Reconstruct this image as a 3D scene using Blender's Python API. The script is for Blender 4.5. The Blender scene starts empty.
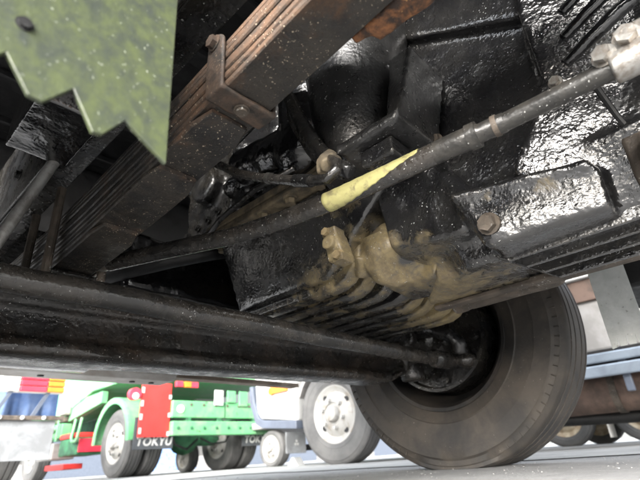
import bpy, bmesh, math, random
from mathutils import Vector, Matrix, noise

random.seed(7)
PI = math.pi
scene = bpy.context.scene
C = scene.collection

# ------------------------------------------------------------------ camera
HEAD, PITCH, ROLL = math.radians(42), math.atan(219 / 462), math.radians(4.0)
fh = Vector((math.cos(HEAD), math.sin(HEAD), 0))
fw = fh * math.cos(PITCH) + Vector((0, 0, 1)) * math.sin(PITCH)
r0 = Vector((math.sin(HEAD), -math.cos(HEAD), 0))
u0 = r0.cross(fw)
rt = r0 * math.cos(ROLL) - u0 * math.sin(ROLL)
up = rt.cross(fw)
cd = bpy.data.cameras.new('camera')
cam = bpy.data.objects.new('camera', cd)
C.objects.link(cam)
m = Matrix.Identity(4)
for i in range(3):
    m[i][0], m[i][1], m[i][2] = rt[i], up[i], -fw[i]
m[0][3], m[1][3], m[2][3] = 0, 0, 0.06
cam.matrix_world = m
cd.sensor_width = 36
cd.lens = 36 * 462 / 640
cd.clip_start = 0.01
cd.clip_end = 2000
cd.dof.use_dof = True
cd.dof.focus_distance = 0.85
cd.dof.aperture_fstop = 6.0
scene.camera = cam

# ------------------------------------------------------------------ light
SUN_EL, SUN_AZ = math.radians(24), math.radians(207)      # azimuth: angle of the direction to the sun from +X
w = bpy.data.worlds.new('World')
scene.world = w
w.use_nodes = True
nt = w.node_tree
bg = nt.nodes['Background']
sky = nt.nodes.new('ShaderNodeTexSky')
sky.sky_type = 'NISHITA'
sky.sun_disc = False
sky.sun_elevation = SUN_EL
sky.sun_rotation = PI / 2 - SUN_AZ
sky.air_density = 1.0
sky.dust_density = 2.6
sky.ozone_density = 1.0
hs = nt.nodes.new('ShaderNodeHueSaturation')
hs.inputs['Saturation'].default_value = 0.3        # hazy, nearly colourless overcast
nt.links.new(sky.outputs[0], hs.inputs['Color'])
nt.links.new(hs.outputs[0], bg.inputs[0])
bg.inputs[1].default_value = 0.15
sd = bpy.data.lights.new('sun', 'SUN')
sd.energy = 1.5
sd.angle = math.radians(30)
sd.color = (1, 0.985, 0.965)
sun = bpy.data.objects.new('sun', sd)
C.objects.link(sun)
dts = Vector((math.cos(SUN_EL) * math.cos(SUN_AZ), math.cos(SUN_EL) * math.sin(SUN_AZ), math.sin(SUN_EL)))
sun.rotation_euler = dts.to_track_quat('Z', 'Y').to_euler()
sun.location = dts * 30
vs = scene.view_settings
vs.view_transform = 'Standard'
vs.look = 'None'
vs.exposure = 2.8
vs.gamma = 1
vs.use_curve_mapping = False
scene.cycles.max_bounces = 8
scene.cycles.diffuse_bounces = 5

# ------------------------------------------------------------------ materials
MATS = {}


def mat(name, col, rough=0.5, metal=0.0, col2=None, cscale=9.0, cpos=0.5, cwid=0.12, speck=0.0, speckcol=(0.6, 0.6, 0.58),
        sscale=110.0, bump=0.0, bscale=220.0, bdist=0.002, mud=None, mudcol=(0.25, 0.19, 0.085), mudcol2=(0.135, 0.10, 0.048), edge=None, edgeamt=0.7,
        rvar=0.0, coat=0.0, big=0.0, spec=0.5, trans=0.0, bdet=5.0, low=1.0):
    mt = bpy.data.materials.new(name)
    mt.use_nodes = True
    n = mt.node_tree.nodes
    l = mt.node_tree.links
    p = n['Principled BSDF']
    geo = n.new('ShaderNodeNewGeometry')
    tc = n.new('ShaderNodeTexCoord')
    pos = tc.outputs['Object']

    def noi(sc, det=4.0, ro=0.6, dist=0.0):
        t = n.new('ShaderNodeTexNoise')
        t.inputs['Scale'].default_value = sc
        t.inputs['Detail'].default_value = det
        t.inputs['Roughness'].default_value = ro
        t.inputs['Distortion'].default_value = dist
        l.new(pos, t.inputs['Vector'])
        return t.outputs['Fac']

    def ramp(src, a, b, v0=0.0, v1=1.0):
        r = n.new('ShaderNodeMapRange')
        r.interpolation_type = 'SMOOTHSTEP'
        r.inputs[1].default_value = a
        r.inputs[2].default_value = b
        r.inputs[3].default_value = v0
        r.inputs[4].default_value = v1
        l.new(src, r.inputs[0])
        return r.outputs[0]

    def mix(f, a, b):
        x = n.new('ShaderNodeMix')
        x.data_type = 'RGBA'
        for s, v in ((0, f), (6, a), (7, b)):
            if hasattr(v, 'is_linked') or isinstance(v, bpy.types.NodeSocket):
                l.new(v, x.inputs[s])
            elif s == 0:
                x.inputs[0].default_value = v
            else:
                x.inputs[s].default_value = (*v, 1)
        return x.outputs[2]

    def mth(op, a, b):
        x = n.new('ShaderNodeMath')
        x.operation = op
        x.use_clamp = op in ('MULTIPLY_ADD',)
        for s, v in ((0, a), (1, b)):
            if isinstance(v, bpy.types.NodeSocket):
                l.new(v, x.inputs[s])
            else:
                x.inputs[s].default_value = v
        return x.outputs[0]

    c = None
    if col2 is not None:
        c = mix(ramp(noi(cscale, 6, 0.65, 0.3), cpos - cwid, cpos + cwid), col, col2)
    else:
        c = mix(ramp(noi(cscale, 5), 0.3, 0.7), tuple(v * 0.85 for v in col), tuple(min(1, v * 1.12) for v in col))
    rsock = ramp(noi(cscale * 2.3 + 5, 5), 0.3, 0.7, max(0.02, rough - rvar), min(1, rough + rvar))
    hsum = None
    if edge is not None:
        ef = mth('MULTIPLY', ramp(geo.outputs['Pointiness'], 0.535, 0.60), ramp(noi(35, 4), 0.35, 0.6))
        ef = mth('MULTIPLY', ef, edgeamt)
        c = mix(ef, c, edge)
    mf = None
    if mud:
        at = n.new('ShaderNodeAttribute')
        at.attribute_name = 'mud'
        a = mth('ADD', at.outputs['Fac'], mth('MULTIPLY', mth('SUBTRACT', noi(26, 7, 0.7, 0.6), 0.5), 1.1))
        mf = ramp(a, 0.34, 0.70, 0.0, 0.9)
        c = mix(mf, c, mix(ramp(noi(34, 7, 0.75), 0.36, 0.64), mudcol, mudcol2))
        x = n.new('ShaderNodeMix')
        l.new(mf, x.inputs[0])
        l.new(rsock, x.inputs[2])
        x.inputs[3].default_value = 0.9
        rsock = x.outputs[0]
    if speck > 0:
        v = n.new('ShaderNodeTexVoronoi')
        v.inputs['Scale'].default_value = sscale * 1.7
        wn = n.new('ShaderNodeTexNoise')
        wn.inputs['Scale'].default_value = sscale * 1.6
        wn.inputs['Detail'].default_value = 2
        l.new(pos, wn.inputs['Vector'])
        va = n.new('ShaderNodeVectorMath')
        va.operation = 'MULTIPLY_ADD'
        va.inputs[1].default_value = (1.1 / sscale,) * 3
        l.new(wn.outputs['Color'], va.inputs[0])
        l.new(pos, va.inputs[2])
        l.new(va.outputs[0], v.inputs['Vector'])
        sp = n.new('ShaderNodeSeparateColor')
        l.new(v.outputs['Color'], sp.inputs[0])
        thr = ramp(sp.outputs[0], 1 - speck, 1.0, 0.0, 0.46)
        near = mth('LESS_THAN', v.outputs['Distance'], thr)
        patch = ramp(noi(7, 3), 0.38, 0.6)
        near = mth('MULTIPLY', near, patch)
        c = mix(near, c, mix(sp.outputs[1], speckcol, tuple(v * 0.4 for v in speckcol)))
        hsum = mth('MULTIPLY', near, 0.6)
    if bump > 0:
        h = noi(bscale, bdet, 0.65 if bdet > 3 else 0.45)
        h2 = noi(bscale * 0.22, 3, 0.6)
        h = mth('ADD', h, mth('MULTIPLY', h2, low))
        if hsum is not None:
            h = mth('ADD', h, hsum)
        if mf is not None:
            h = mth('ADD', h, mth('MULTIPLY', mth('MULTIPLY', noi(190, 7, 0.75), mf), 0.7))
        if big:
            h = mth('ADD', h, mth('MULTIPLY', noi(bscale * 0.06, 3), big))
        b = n.new('ShaderNodeBump')
        b.inputs['Strength'].default_value = bump
        b.inputs['Distance'].default_value = bdist
        l.new(h, b.inputs['Height'])
        l.new(b.outputs[0], p.inputs['Normal'])
        l.new(b.outputs[0], p.inputs['Coat Normal'])
    l.new(c, p.inputs['Base Color'])
    l.new(rsock, p.inputs['Roughness'])
    p.inputs['Metallic'].default_value = metal
    p.inputs['Coat Weight'].default_value = coat
    p.inputs['Coat Roughness'].default_value = 0.15
    p.inputs['Specular IOR Level'].default_value = spec
    if trans:
        p.inputs['Transmission Weight'].default_value = trans
    MATS[name] = mt
    return mt


mat('cast_black', (0.011, 0.011, 0.012), 0.20, col2=(0.020, 0.0195, 0.019), cscale=14, speck=0.06, sscale=210, bump=1.0, bscale=130, bdist=0.0016, bdet=1.8, low=1.1, coat=0.5, spec=0.9,
    mud=True, edge=(0.16, 0.145, 0.12), edgeamt=0.75, rvar=0.10, big=0.6)
mat('pan_black', (0.011, 0.011, 0.012), 0.20, col2=(0.020, 0.0195, 0.018), cscale=10, speck=0.07, sscale=210, bump=1.0, bscale=130, bdist=0.0009, bdet=2.0, low=0.5, coat=0.5, spec=0.9,
    mud=True, edge=(0.15, 0.13, 0.09), edgeamt=0.6, rvar=0.12, big=1.2)
mat('cast_satin', (0.012, 0.012, 0.0125), 0.34, col2=(0.024, 0.0235, 0.023), cscale=14, speck=0.08, sscale=190, bump=1.0, bscale=150, bdist=0.0011, bdet=2.5, edge=(0.16, 0.145, 0.12), rvar=0.08, spec=1.0)
mat('rust_dark', (0.085, 0.055, 0.038), 0.6, col2=(0.022, 0.019, 0.016), cscale=32, cwid=0.16, speck=0.2, sscale=190, speckcol=(0.3, 0.22, 0.15), bump=0.8, bscale=200, bdist=0.002)
mat('chassis_black', (0.008, 0.008, 0.0085), 0.27, col2=(0.022, 0.020, 0.017), cscale=7, speck=0.10, sscale=160, bump=1.0, bscale=110, bdist=0.0014, bdet=2, rvar=0.12, spec=0.7)
mat('dull_black', (0.008, 0.008, 0.0085), 0.55, bump=0.3, bscale=180, rvar=0.12)
mat('gloss_black', (0.007, 0.007, 0.008), 0.15, coat=0.6, spec=0.9, bump=1.0, bscale=120, bdist=0.0008, bdet=1.8, rvar=0.08)
mat('axle_black', (0.010, 0.0095, 0.009), 0.30, col2=(0.040, 0.030, 0.023), cscale=9, cpos=0.56, cwid=0.16, speck=0.08, sscale=240, bump=1.0, bscale=120, bdist=0.0016, bdet=2.5, rvar=0.13, spec=0.7)
mat('rod_black', (0.014, 0.0135, 0.013), 0.24, col2=(0.034, 0.030, 0.026), cscale=14, speck=0.09, sscale=260, bump=1.0, bscale=120, bdist=0.0012, bdet=2.5, rvar=0.10, spec=0.8)
mat('link_grey', (0.018, 0.0175, 0.0165), 0.38, col2=(0.045, 0.042, 0.037), cscale=20, speck=0.06, sscale=280, bump=1.0, bscale=140, bdist=0.0010, bdet=2.5, rvar=0.12, spec=0.5)
mat('spring_steel', (0.011, 0.010, 0.0095), 0.45, col2=(0.030, 0.025, 0.020), cscale=16, speck=0.22, sscale=240, speckcol=(0.45, 0.38, 0.28), bump=0.7, bscale=260,
    bdist=0.002, mud=True, mudcol=(0.105, 0.056, 0.030), mudcol2=(0.050, 0.034, 0.024), rvar=0.15)
mat('leaf_edge', (0.10, 0.072, 0.048), 0.75, col2=(0.035, 0.028, 0.022), cscale=30, bump=0.6, bscale=160, bdist=0.002)
mat('rust', (0.26, 0.11, 0.045), 0.8, col2=(0.040, 0.026, 0.020), cscale=40, speck=0.2, sscale=160, speckcol=(0.5, 0.27, 0.1), bump=0.9, bscale=170, bdist=0.003)
mat('brown_steel', (0.10, 0.080, 0.062), 0.65, col2=(0.045, 0.036, 0.028), cscale=18, speck=0.15, sscale=150, bump=0.6, bscale=170, bdist=0.002)
mat('dusty', (0.29, 0.22, 0.115), 0.9, col2=(0.15, 0.11, 0.06), cscale=22, bump=0.6, bscale=150, bdist=0.002)
mat('flange_tan', (0.17, 0.135, 0.085), 0.8, col2=(0.06, 0.05, 0.036), cscale=22, bump=0.6, bscale=170, bdist=0.002)
mat('steel', (0.42, 0.41, 0.39), 0.38, metal=0.75, col2=(0.22, 0.19, 0.16), cscale=40, bump=0.3, bscale=150, rvar=0.1)
mat('worn_grey', (0.36, 0.36, 0.35), 0.42, metal=0.4, col2=(0.18, 0.17, 0.16), cscale=25, bump=0.4, bscale=120)
mat('flap_green', (0.060, 0.074, 0.032), 0.45, col2=(0.032, 0.039, 0.031), cscale=60, cwid=0.2, speck=0.07, sscale=260, speckcol=(0.30, 0.33, 0.26), bump=0.3, bscale=140)
mat('flap_grey', (0.52, 0.54, 0.53), 0.5, col2=(0.40, 0.42, 0.41), cscale=18, cwid=0.2, bump=0.4, bscale=90, speck=0.06, sscale=90)
mat('tape_yellow', (0.36, 0.335, 0.14), 0.65, col2=(0.17, 0.15, 0.075), cscale=55, cpos=0.58, cwid=0.1, bump=0.5, bscale=160, bdist=0.0015)
mat('tyre', (0.019, 0.018, 0.017), 0.62, col2=(0.056, 0.047, 0.038), cscale=7, cwid=0.2, bump=0.5, bscale=160, bdist=0.0015, speck=0.015, sscale=240, speckcol=(0.3, 0.28, 0.25))
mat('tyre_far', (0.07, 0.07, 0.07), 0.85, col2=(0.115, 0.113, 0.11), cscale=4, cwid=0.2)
mat('rim_black', (0.012, 0.012, 0.012), 0.4, col2=(0.035, 0.03, 0.026), cscale=9, bump=0.4, bscale=150)
mat('rim_white', (0.30, 0.295, 0.28), 0.5, col2=(0.20, 0.17, 0.135), cscale=9, cpos=0.6)
mat('rim_cream', (0.55, 0.48, 0.36), 0.6, col2=(0.35, 0.27, 0.18), cscale=9)
mat('green_paint', (0.11, 0.36, 0.155), 0.5, col2=(0.20, 0.33, 0.19), cscale=5, cpos=0.56, cwid=0.14, bump=0.1, bscale=40, speck=0.12, sscale=14, speckcol=(0.10, 0.13, 0.08))
mat('green_dark', (0.035, 0.16, 0.07), 0.6, col2=(0.02, 0.07, 0.035), cscale=6)
mat('red_paint', (0.62, 0.035, 0.03), 0.5, col2=(0.5, 0.03, 0.025), cscale=5)
mat('red_lens', (0.60, 0.04, 0.07), 0.3)
mat('orange_lens', (0.75, 0.20, 0.02), 0.3)
mat('white_lens', (0.75, 0.72, 0.66), 0.3)
mat('white_paint', (0.50, 0.50, 0.485), 0.45, col2=(0.40, 0.40, 0.385), cscale=3)
mat('slate_paint', (0.085, 0.10, 0.13), 0.5)
mat('blue_sheet', (0.10, 0.19, 0.42), 0.6, col2=(0.22, 0.31, 0.52), cscale=6, cwid=0.2)
mat('flap_rubber', (0.22, 0.23, 0.24), 0.7, col2=(0.15, 0.155, 0.16), cscale=5)
mat('flap_dark', (0.05, 0.055, 0.06), 0.7)
mat('aluminium', (0.33, 0.38, 0.44), 0.35, metal=0.6, col2=(0.26, 0.30, 0.35), cscale=5)
mat('grey_panel', (0.27, 0.26, 0.25), 0.55, col2=(0.20, 0.19, 0.18), cscale=5)
mat('rust_box', (0.13, 0.085, 0.065), 0.75, col2=(0.07, 0.048, 0.038), cscale=7)
mat('bumper_grey', (0.50, 0.49, 0.47), 0.6, col2=(0.30, 0.27, 0.24), cscale=6, cwid=0.2, bump=0.4, bscale=60)
mat('backdrop_wall', (0.085, 0.083, 0.078), 0.7, col2=(0.065, 0.063, 0.058), cscale=0.6)
mat('brown_strip', (0.27, 0.22, 0.17), 0.7, col2=(0.17, 0.13, 0.095), cscale=9)
mat('stone', (0.24, 0.235, 0.23), 0.9, col2=(0.15, 0.15, 0.145), cscale=20)
mat('asphalt', (0.30, 0.30, 0.30), 0.75, col2=(0.23, 0.23, 0.23), cscale=2.6, cwid=0.16, speck=0.4, sscale=110, speckcol=(0.46, 0.46, 0.45), bump=1.0, bscale=110, bdist=0.005)
mat('sunlit_ground', (0.40, 0.40, 0.39), 0.85, col2=(0.31, 0.31, 0.30), cscale=3, bump=0.6, bscale=60, bdist=0.006, speck=0.2, sscale=60, speckcol=(0.5, 0.5, 0.48))  # ground colour raised to stand for sunlight beyond the truck's shadow

# ------------------------------------------------------------------ mesh helpers


class MB:
    def __init__(s):
        s.v, s.f = [], []

    def add(s, v, f):
        o = len(s.v)
        s.v += [tuple(x) for x in v]
        s.f += [tuple(i + o for i in q) for q in f]
        return s

    def box(s, x0, x1, y0, y1, z0, z1, M=None):
        v = [Vector((x, y, z)) for z in (z0, z1) for y in (y0, y1) for x in (x0, x1)]
        if M is not None:
            v = [M @ q for q in v]
        return s.add(v, [(0, 2, 3, 1), (4, 5, 7, 6), (0, 1, 5, 4), (2, 6, 7, 3), (0, 4, 6, 2), (1, 3, 7, 5)])

    def hexa(s, pts):
        """8 points: bottom quad (ccw from above), top quad"""
        return s.add(pts, [(3, 2, 1, 0), (4, 5, 6, 7), (0, 1, 5, 4), (1, 2, 6, 5), (2, 3, 7, 6), (3, 0, 4, 7)])

    def prism(s, poly, axis, a, b):
        """poly of 2D points in the two other axes (order kept: YZ, XZ, XY)"""
        def mk(p, t):
            return (t, p[0], p[1]) if axis == 0 else ((p[0], t, p[1]) if axis == 1 else (p[0], p[1], t))
        n = len(poly)
        v = [mk(p, a) for p in poly] + [mk(p, b) for p in poly]
        f = [tuple(range(n)), tuple(range(2 * n - 1, n - 1, -1))]
        f += [(i, i + n, (i + 1) % n + n, (i + 1) % n) for i in range(n)]
        return s.add(v, f)

    def tube(s, pts, rad, seg=16, cap=True):
        pts = [Vector(p) for p in pts]
        n = len(pts)
        if not isinstance(rad, (list, tuple)):
            rad = [rad] * n
        ref = None
        v, f = [], []
        for i, p in enumerate(pts):
            t = (pts[min(i + 1, n - 1)] - pts[max(i - 1, 0)])
            t.normalize()
            if ref is None:
                ref = Vector((0, 0, 1)) if abs(t.z) < 0.9 else Vector((1, 0, 0))
            a = t.cross(ref).normalized()
            b = t.cross(a).normalized()
            ref = -b if b.dot(ref) < 0 else b
            for k in range(seg):
                th = 2 * PI * k / seg
                v.append(p + (a * math.cos(th) + b * math.sin(th)) * rad[i])
        for i in range(n - 1):
            for k in range(seg):
                k2 = (k + 1) % seg
                f.append((i * seg + k, i * seg + k2, (i + 1) * seg + k2, (i + 1) * seg + k))
        if cap:
            f.append(tuple(range(seg - 1, -1, -1)))
            f.append(tuple(range((n - 1) * seg, n * seg)))
        return s.add(v, f)

    def lathe(s, prof, c, axis, seg=64, closed=False, clampz=None):
        """prof: list of (along, radius); axis 0=X,1=Y,2=Z"""
        c = Vector(c)
        v, f = [], []
        n = len(prof)
        for k in range(seg):
            th = 2 * PI * k / seg
            for a, r in prof:
                q = [0, 0, 0]
                q[axis] = a
                q[(axis + 1) % 3] = r * math.cos(th)
                q[(axis + 2) % 3] = r * math.sin(th)
                p = c + Vector(q)
                v.append(p)
        for k in range(seg):
            k2 = (k + 1) % seg
            for i in range(n if closed else n - 1):
                j = (i + 1) % n
                f.append((k * n + i, k * n + j, k2 * n + j, k2 * n + i))
        return s.add(v, f)

    def ball(s, c, r, seg=16, rings=10):
        c = Vector(c)
        r = Vector(r) if isinstance(r, (tuple, list)) else Vector((r, r, r))
        v = [c + Vector((0, 0, -r.z))]
        for i in range(1, rings):
            ph = -PI / 2 + PI * i / rings
            for k in range(seg):
                th = 2 * PI * k / seg
                v.append(c + Vector((r.x * math.cos(ph) * math.cos(th), r.y * math.cos(ph) * math.sin(th), r.z * math.sin(ph))))
        v.append(c + Vector((0, 0, r.z)))
        f = []
        for k in range(seg):
            k2 = (k + 1) % seg
            f.append((0, 1 + k2, 1 + k))
            for i in range(rings - 2):
                a = 1 + i * seg
                f.append((a + k, a + k2, a + seg + k2, a + seg + k))
            a = 1 + (rings - 2) * seg
            f.append((a + k, a + k2, len(v) - 1))
        return s.add(v, f)

    def hexnut(s, c, axis, r, h, seg=6):
        """hex prism from c along Vector axis"""
        c, axis = Vector(c), Vector(axis).normalized()
        return s.tube([c, c + axis * h], r, seg)

    def bm(s):
        b = bmesh.new()
        vs = [b.verts.new(p) for p in s.v]
        for f in s.f:
            try:
                b.faces.new([vs[i] for i in f])
            except ValueError:
                pass
        bmesh.ops.recalc_face_normals(b, faces=b.faces)
        return b


def link(name, me, material, parent=None, smooth=None):
    o = bpy.data.objects.new(name, me)
    C.objects.link(o)
    if material is not None and not me.materials:
        me.materials.append(MATS[material])
    if parent is not None:
        o.parent = parent
    if smooth:
        for p in me.polygons:
            p.use_smooth = True
    return o


def obj(name, mb, material, parent=None, bevel=0.0, seg=2, smooth=False, auto=None):
    b = mb.bm()
    if bevel:
        es = [e for e in b.edges if len(e.link_faces) == 2 and e.calc_face_angle(0) > 0.5]
        bmesh.ops.bevel(b, geom=es, offset=bevel, segments=seg, profile=0.5, affect='EDGES', clamp_overlap=True)
    me = bpy.data.meshes.new(name)
    b.to_mesh(me)
    b.free()
    if auto is not None:
        for p in me.polygons:
            p.use_smooth = True
        try:
            me.set_sharp_from_angle(angle=math.radians(auto))
        except Exception:
            pass
    return link(name, me, material, parent, smooth)


def cast(name, mb, material, parent=None, voxel=0.006, it=4, mudfn=None, disp=0.0):
    """union of overlapping closed solids into one cast body with soft fillets"""
    b = mb.bm()
    me = bpy.data.meshes.new(name)
    b.to_mesh(me)
    b.free()
    tmp = bpy.data.objects.new(name + '_raw', me)
    C.objects.link(tmp)
    r = tmp.modifiers.new('r', 'REMESH')
    r.mode = 'VOXEL'
    r.voxel_size = voxel
    sm = tmp.modifiers.new('s', 'SMOOTH')
    sm.iterations = it
    sm.factor = 0.5
    dg = bpy.context.evaluated_depsgraph_get()
    ev = tmp.evaluated_get(dg)
    out = bpy.data.meshes.new_from_object(ev)
    bpy.data.objects.remove(tmp)
    bpy.data.meshes.remove(me)
    out.name = name
    out.materials.clear()
    if disp:
        cos = [v.co.copy() for v in out.vertices]
        nrm = [v.normal.copy() for v in out.vertices]
        flat = []
        for c_, n_ in zip(cos, nrm):
            flat.extend(c_ + n_ * ((noise.noise(c_ * 18) + 0.5 * noise.noise(c_ * 45)) * disp))
        out.vertices.foreach_set('co', flat)
        out.update()
    if mudfn:
        setmud(out, mudfn)
    return link(name, out, material, parent, True)


def setmud(me, fn):
    at = me.attributes.new('mud', 'FLOAT', 'POINT')
    at.data.foreach_set('value', [fn(v.co, v.normal) for v in me.vertices])


def blobs(lst):
    def fn(co, n):
        s = 0
        for (x, y, z, r, a) in lst:
            d = math.sqrt((co.x - x) ** 2 + (co.y - y) ** 2 + (co.z - z) ** 2) / r
            if d < 1:
                s = max(s, a * (1 - d * d))
        return s
    return fn


def thing(name, label, cat, loc=(0, 0, 0), group=None):
    o = bpy.data.objects.new(name, None)
    C.objects.link(o)
    o.location = loc
    o.empty_display_size = 0.2
    o['label'] = label
    o['category'] = cat
    if group:
        o['group'] = group
    return o


def sub(name, parent, loc=(0, 0, 0)):
    o = bpy.data.objects.new(name, None)
    C.objects.link(o)
    o.location = loc
    o.parent = parent
    return o


def struct(o, kind='structure'):
    o['kind'] = kind
    return o


NUTS = {}


def nut(name, c, axis, r, h, material, parent, seg=6, washer=True):
    """hex bolt head with washer, meshes shared between equal bolts"""
    key = (round(r, 4), round(h, 4), material, seg, washer)
    if key not in NUTS:
        b = MB().hexnut((0, 0, 0), (0, 0, 1), r, h, seg)
        if washer:
            b.tube([(0, 0, -0.002), (0, 0, h * 0.22)], r * 1.35, 14)
        bb = b.bm()
        me = bpy.data.meshes.new(name)
        bb.to_mesh(me)
        bb.free()
        me.materials.append(MATS[material])
        NUTS[key] = me
    o = bpy.data.objects.new(name, NUTS[key])
    C.objects.link(o)
    o.parent = parent
    o.location = c
    o.rotation_euler = Vector(axis).to_track_quat('Z', 'Y').to_euler()
    return o


# ------------------------------------------------------------------ ground
g = MB()
g.add([(-400, -400, 0), (400, -400, 0), (400, 400, 0), (-400, 400, 0)], [(0, 1, 2, 3)])
struct(obj('ground', g, 'asphalt'))

ICO = [(0, 0, -1), (.72, -.53, -.45), (-.28, -.85, -.45), (-.89, 0, -.45), (-.28, .85, -.45), (.72, .53, -.45),
       (.28, -.85, .45), (-.72, -.53, .45), (-.72, .53, .45), (.28, .85, .45), (.89, 0, .45), (0, 0, 1)]
ICF = [(0, 1, 2), (1, 0, 5), (0, 2, 3), (0, 3, 4), (0, 4, 5), (1, 5, 10), (2, 1, 6), (3, 2, 7), (4, 3, 8), (5, 4, 9), (1, 10, 6), (2, 6, 7),
       (3, 7, 8), (4, 8, 9), (5, 9, 10), (6, 10, 11), (7, 6, 11), (8, 7, 11), (9, 8, 11), (10, 9, 11)]
sunlit = MB()
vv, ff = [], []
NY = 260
for i in range(NY + 1):                       # ragged edge of the painted sunlit ground past the truck's shadow, wheel side
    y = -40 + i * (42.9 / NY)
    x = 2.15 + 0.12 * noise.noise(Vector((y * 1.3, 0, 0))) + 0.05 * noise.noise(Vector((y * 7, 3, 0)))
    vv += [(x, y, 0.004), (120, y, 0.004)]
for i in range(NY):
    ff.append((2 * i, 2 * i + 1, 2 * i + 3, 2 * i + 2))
sunlit.add(vv, ff)
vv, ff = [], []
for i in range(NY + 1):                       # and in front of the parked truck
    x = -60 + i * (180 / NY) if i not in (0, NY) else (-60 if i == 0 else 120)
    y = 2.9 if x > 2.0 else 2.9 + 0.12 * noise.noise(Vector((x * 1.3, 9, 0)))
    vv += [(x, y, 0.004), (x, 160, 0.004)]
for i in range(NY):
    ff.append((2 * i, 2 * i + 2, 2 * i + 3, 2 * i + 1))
sunlit.add(vv, ff)
struct(obj('sunlit_sheet', sunlit, 'sunlit_ground'))  # added pale sheet: sunlit ground put into its colour
gr = MB()
for i in range(3600):
    a = HEAD + random.uniform(-0.8, 0.75)
    d = 1.3 + 8 * random.random() ** 1.1
    s = random.choice((0.0007, 0.0009, 0.0012, 0.0016, 0.0024)) * random.uniform(0.6, 1.2) * (1 + 0.08 * d)
    x, y = d * math.cos(a), d * math.sin(a)
    gr.add([(x + vx * s * random.uniform(.7, 1.3), y + vy * s * random.uniform(.7, 1.3), s * 0.35 + vz * s * 0.7) for vx, vy, vz in ICO], ICF)
o = obj('gravel', gr, 'stone')
struct(o, 'stuff')
o['label'] = 'loose pale grit scattered over the asphalt'
o['category'] = 'gravel'

# ================================================================== near truck
truck = thing('truck', 'underside of a dirty black truck with oily engine and worn wheels, seen from below', 'truck')


# ---- wheels -------------------------------------------------------
def tyre_profile(R, W, rim):
    """closed profile (along, radius); along 0 = inner face, W = outer"""
    h = W / 2
    p = [(0.022 * 1, rim + 0.004), (0.012, rim + 0.020), (0.004, rim + 0.045), (0.0005, rim + 0.052), (0.0035, rim + 0.056), (0.0, R * 0.62 + rim * 0.38), (-0.002, (R + rim) / 2 + 0.01),
         (0.002, R * 0.78 + rim * 0.22), (0.010, R - 0.040), (0.014, R - 0.024), (0.019, R - 0.020), (0.024, R - 0.009), (0.034, R - 0.003)]
    gx = [0.055, 0.100, W - 0.100, W - 0.055]
    t = []
    for q in gx:
        t += [(q - 0.006, R - 0.001), (q - 0.0035, R - 0.013), (q + 0.0035, R - 0.013), (q + 0.006, R - 0.001)]
    p2 = [(W - a, r) for a, r in reversed(p)]
    return p + t + p2 + [(W - 0.035, rim - 0.006), (0.035, rim - 0.006)]


MC = {}


def cached(key, fn):
    if key not in MC:
        MC[key] = fn()
    return MC[key]


def mesh_of(mb, material, smooth=True, auto=None, name='part', bevel=0):
    b = mb.bm()
    if bevel:
        es = [e for e in b.edges if len(e.link_faces) == 2 and e.calc_face_angle(0) > 0.5]
        bmesh.ops.bevel(b, geom=es, offset=bevel, segments=2, profile=0.5, affect='EDGES', clamp_overlap=True)
    me = bpy.data.meshes.new(name)
    b.to_mesh(me)
    b.free()
    if smooth:
        for p in me.polygons:
            p.use_smooth = True
        if auto:
            me.set_sharp_from_angle(angle=math.radians(auto))
    me.materials.append(MATS[material])
    return me


def near_wheel(face_x, cy, cz, R, W, sign):
    """sign +1: inner face towards -X (right wheel); built with inner face at local x=0"""
    wl = sub('wheel', truck, (face_x, cy, cz))
    rim = 0.264
    mb = MB().lathe(tyre_profile(R, W, rim), (0, 0, 0), 0, 144, True)
    # flattened contact patch with a little bulge
    nv = []
    for (x, y, z) in mb.v:
        lim = -(cz - 0.001)
        if z < lim + 0.03:
            bulge = (lim + 0.03 - z) * 0.5
            x = x - bulge if x < W / 2 else x + bulge
        nv.append((x * sign, y, max(z, lim)))
    mb.v = nv
    ty = link('tyre', mesh_of(mb, 'tyre', True, 35), None, wl)
    # shoulder blocks
    sb = MB()
    for k in range(90):
        th = 2 * PI * k / 90
        M_ = Matrix.Rotation(th, 4, 'X')
        if math.sin(th) > -0.9:
            sb.box(0.009 if sign > 0 else -0.014, 0.014 if sign > 0 else -0.006, R - 0.038, R - 0.021, -0.002, 0.002, M_)
    st = obj('shoulder_ribs', sb, 'tyre', wl, bevel=0.001, seg=1)
    st['kind'] = 'stuff'
    rp = [(0.018, rim + 0.016), (0.012, rim + 0.012), (0.014, rim), (0.03, rim - 0.012), (0.07, rim - 0.02), (0.10, rim - 0.045), (0.19, rim - 0.05),
          (0.20, 0.2), (0.205, 0.1), (0.205, 0.02), (0.21, 0.0)]
    rm = MB().lathe([(a * sign, r) for a, r in rp], (0, 0, 0), 0, 72)
    obj('rim', rm, 'rim_black', wl, auto=40)
    dr = MB().lathe([(a * sign, r) for a, r in ((0.02, 0.0), (0.02, 0.190), (0.0, 0.197), (0.0, 0.208), (0.03, 0.210), (0.17, 0.202), (0.17, 0.0))], (0, 0, 0), 0, 64)
    obj('brake_drum', dr, 'chassis_black', wl, auto=35)
    hb = MB().lathe([(a * sign, r) for a, r in ((-0.03, 0.0), (-0.03, 0.07), (-0.01, 0.085), (0.025, 0.09), (0.025, 0))], (0, 0, 0), 0, 40)
    obj('hub', hb, 'chassis_black', wl, auto=35)
    for k in range(10):
        th = 2 * PI * k / 10 + 0.2
        nut('backing_plate_bolt', (0.004 * sign, 0.17 * math.cos(th), 0.17 * math.sin(th)), (-sign, 0, 0), 0.011, 0.012, 'chassis_black', wl)
    return wl


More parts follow.
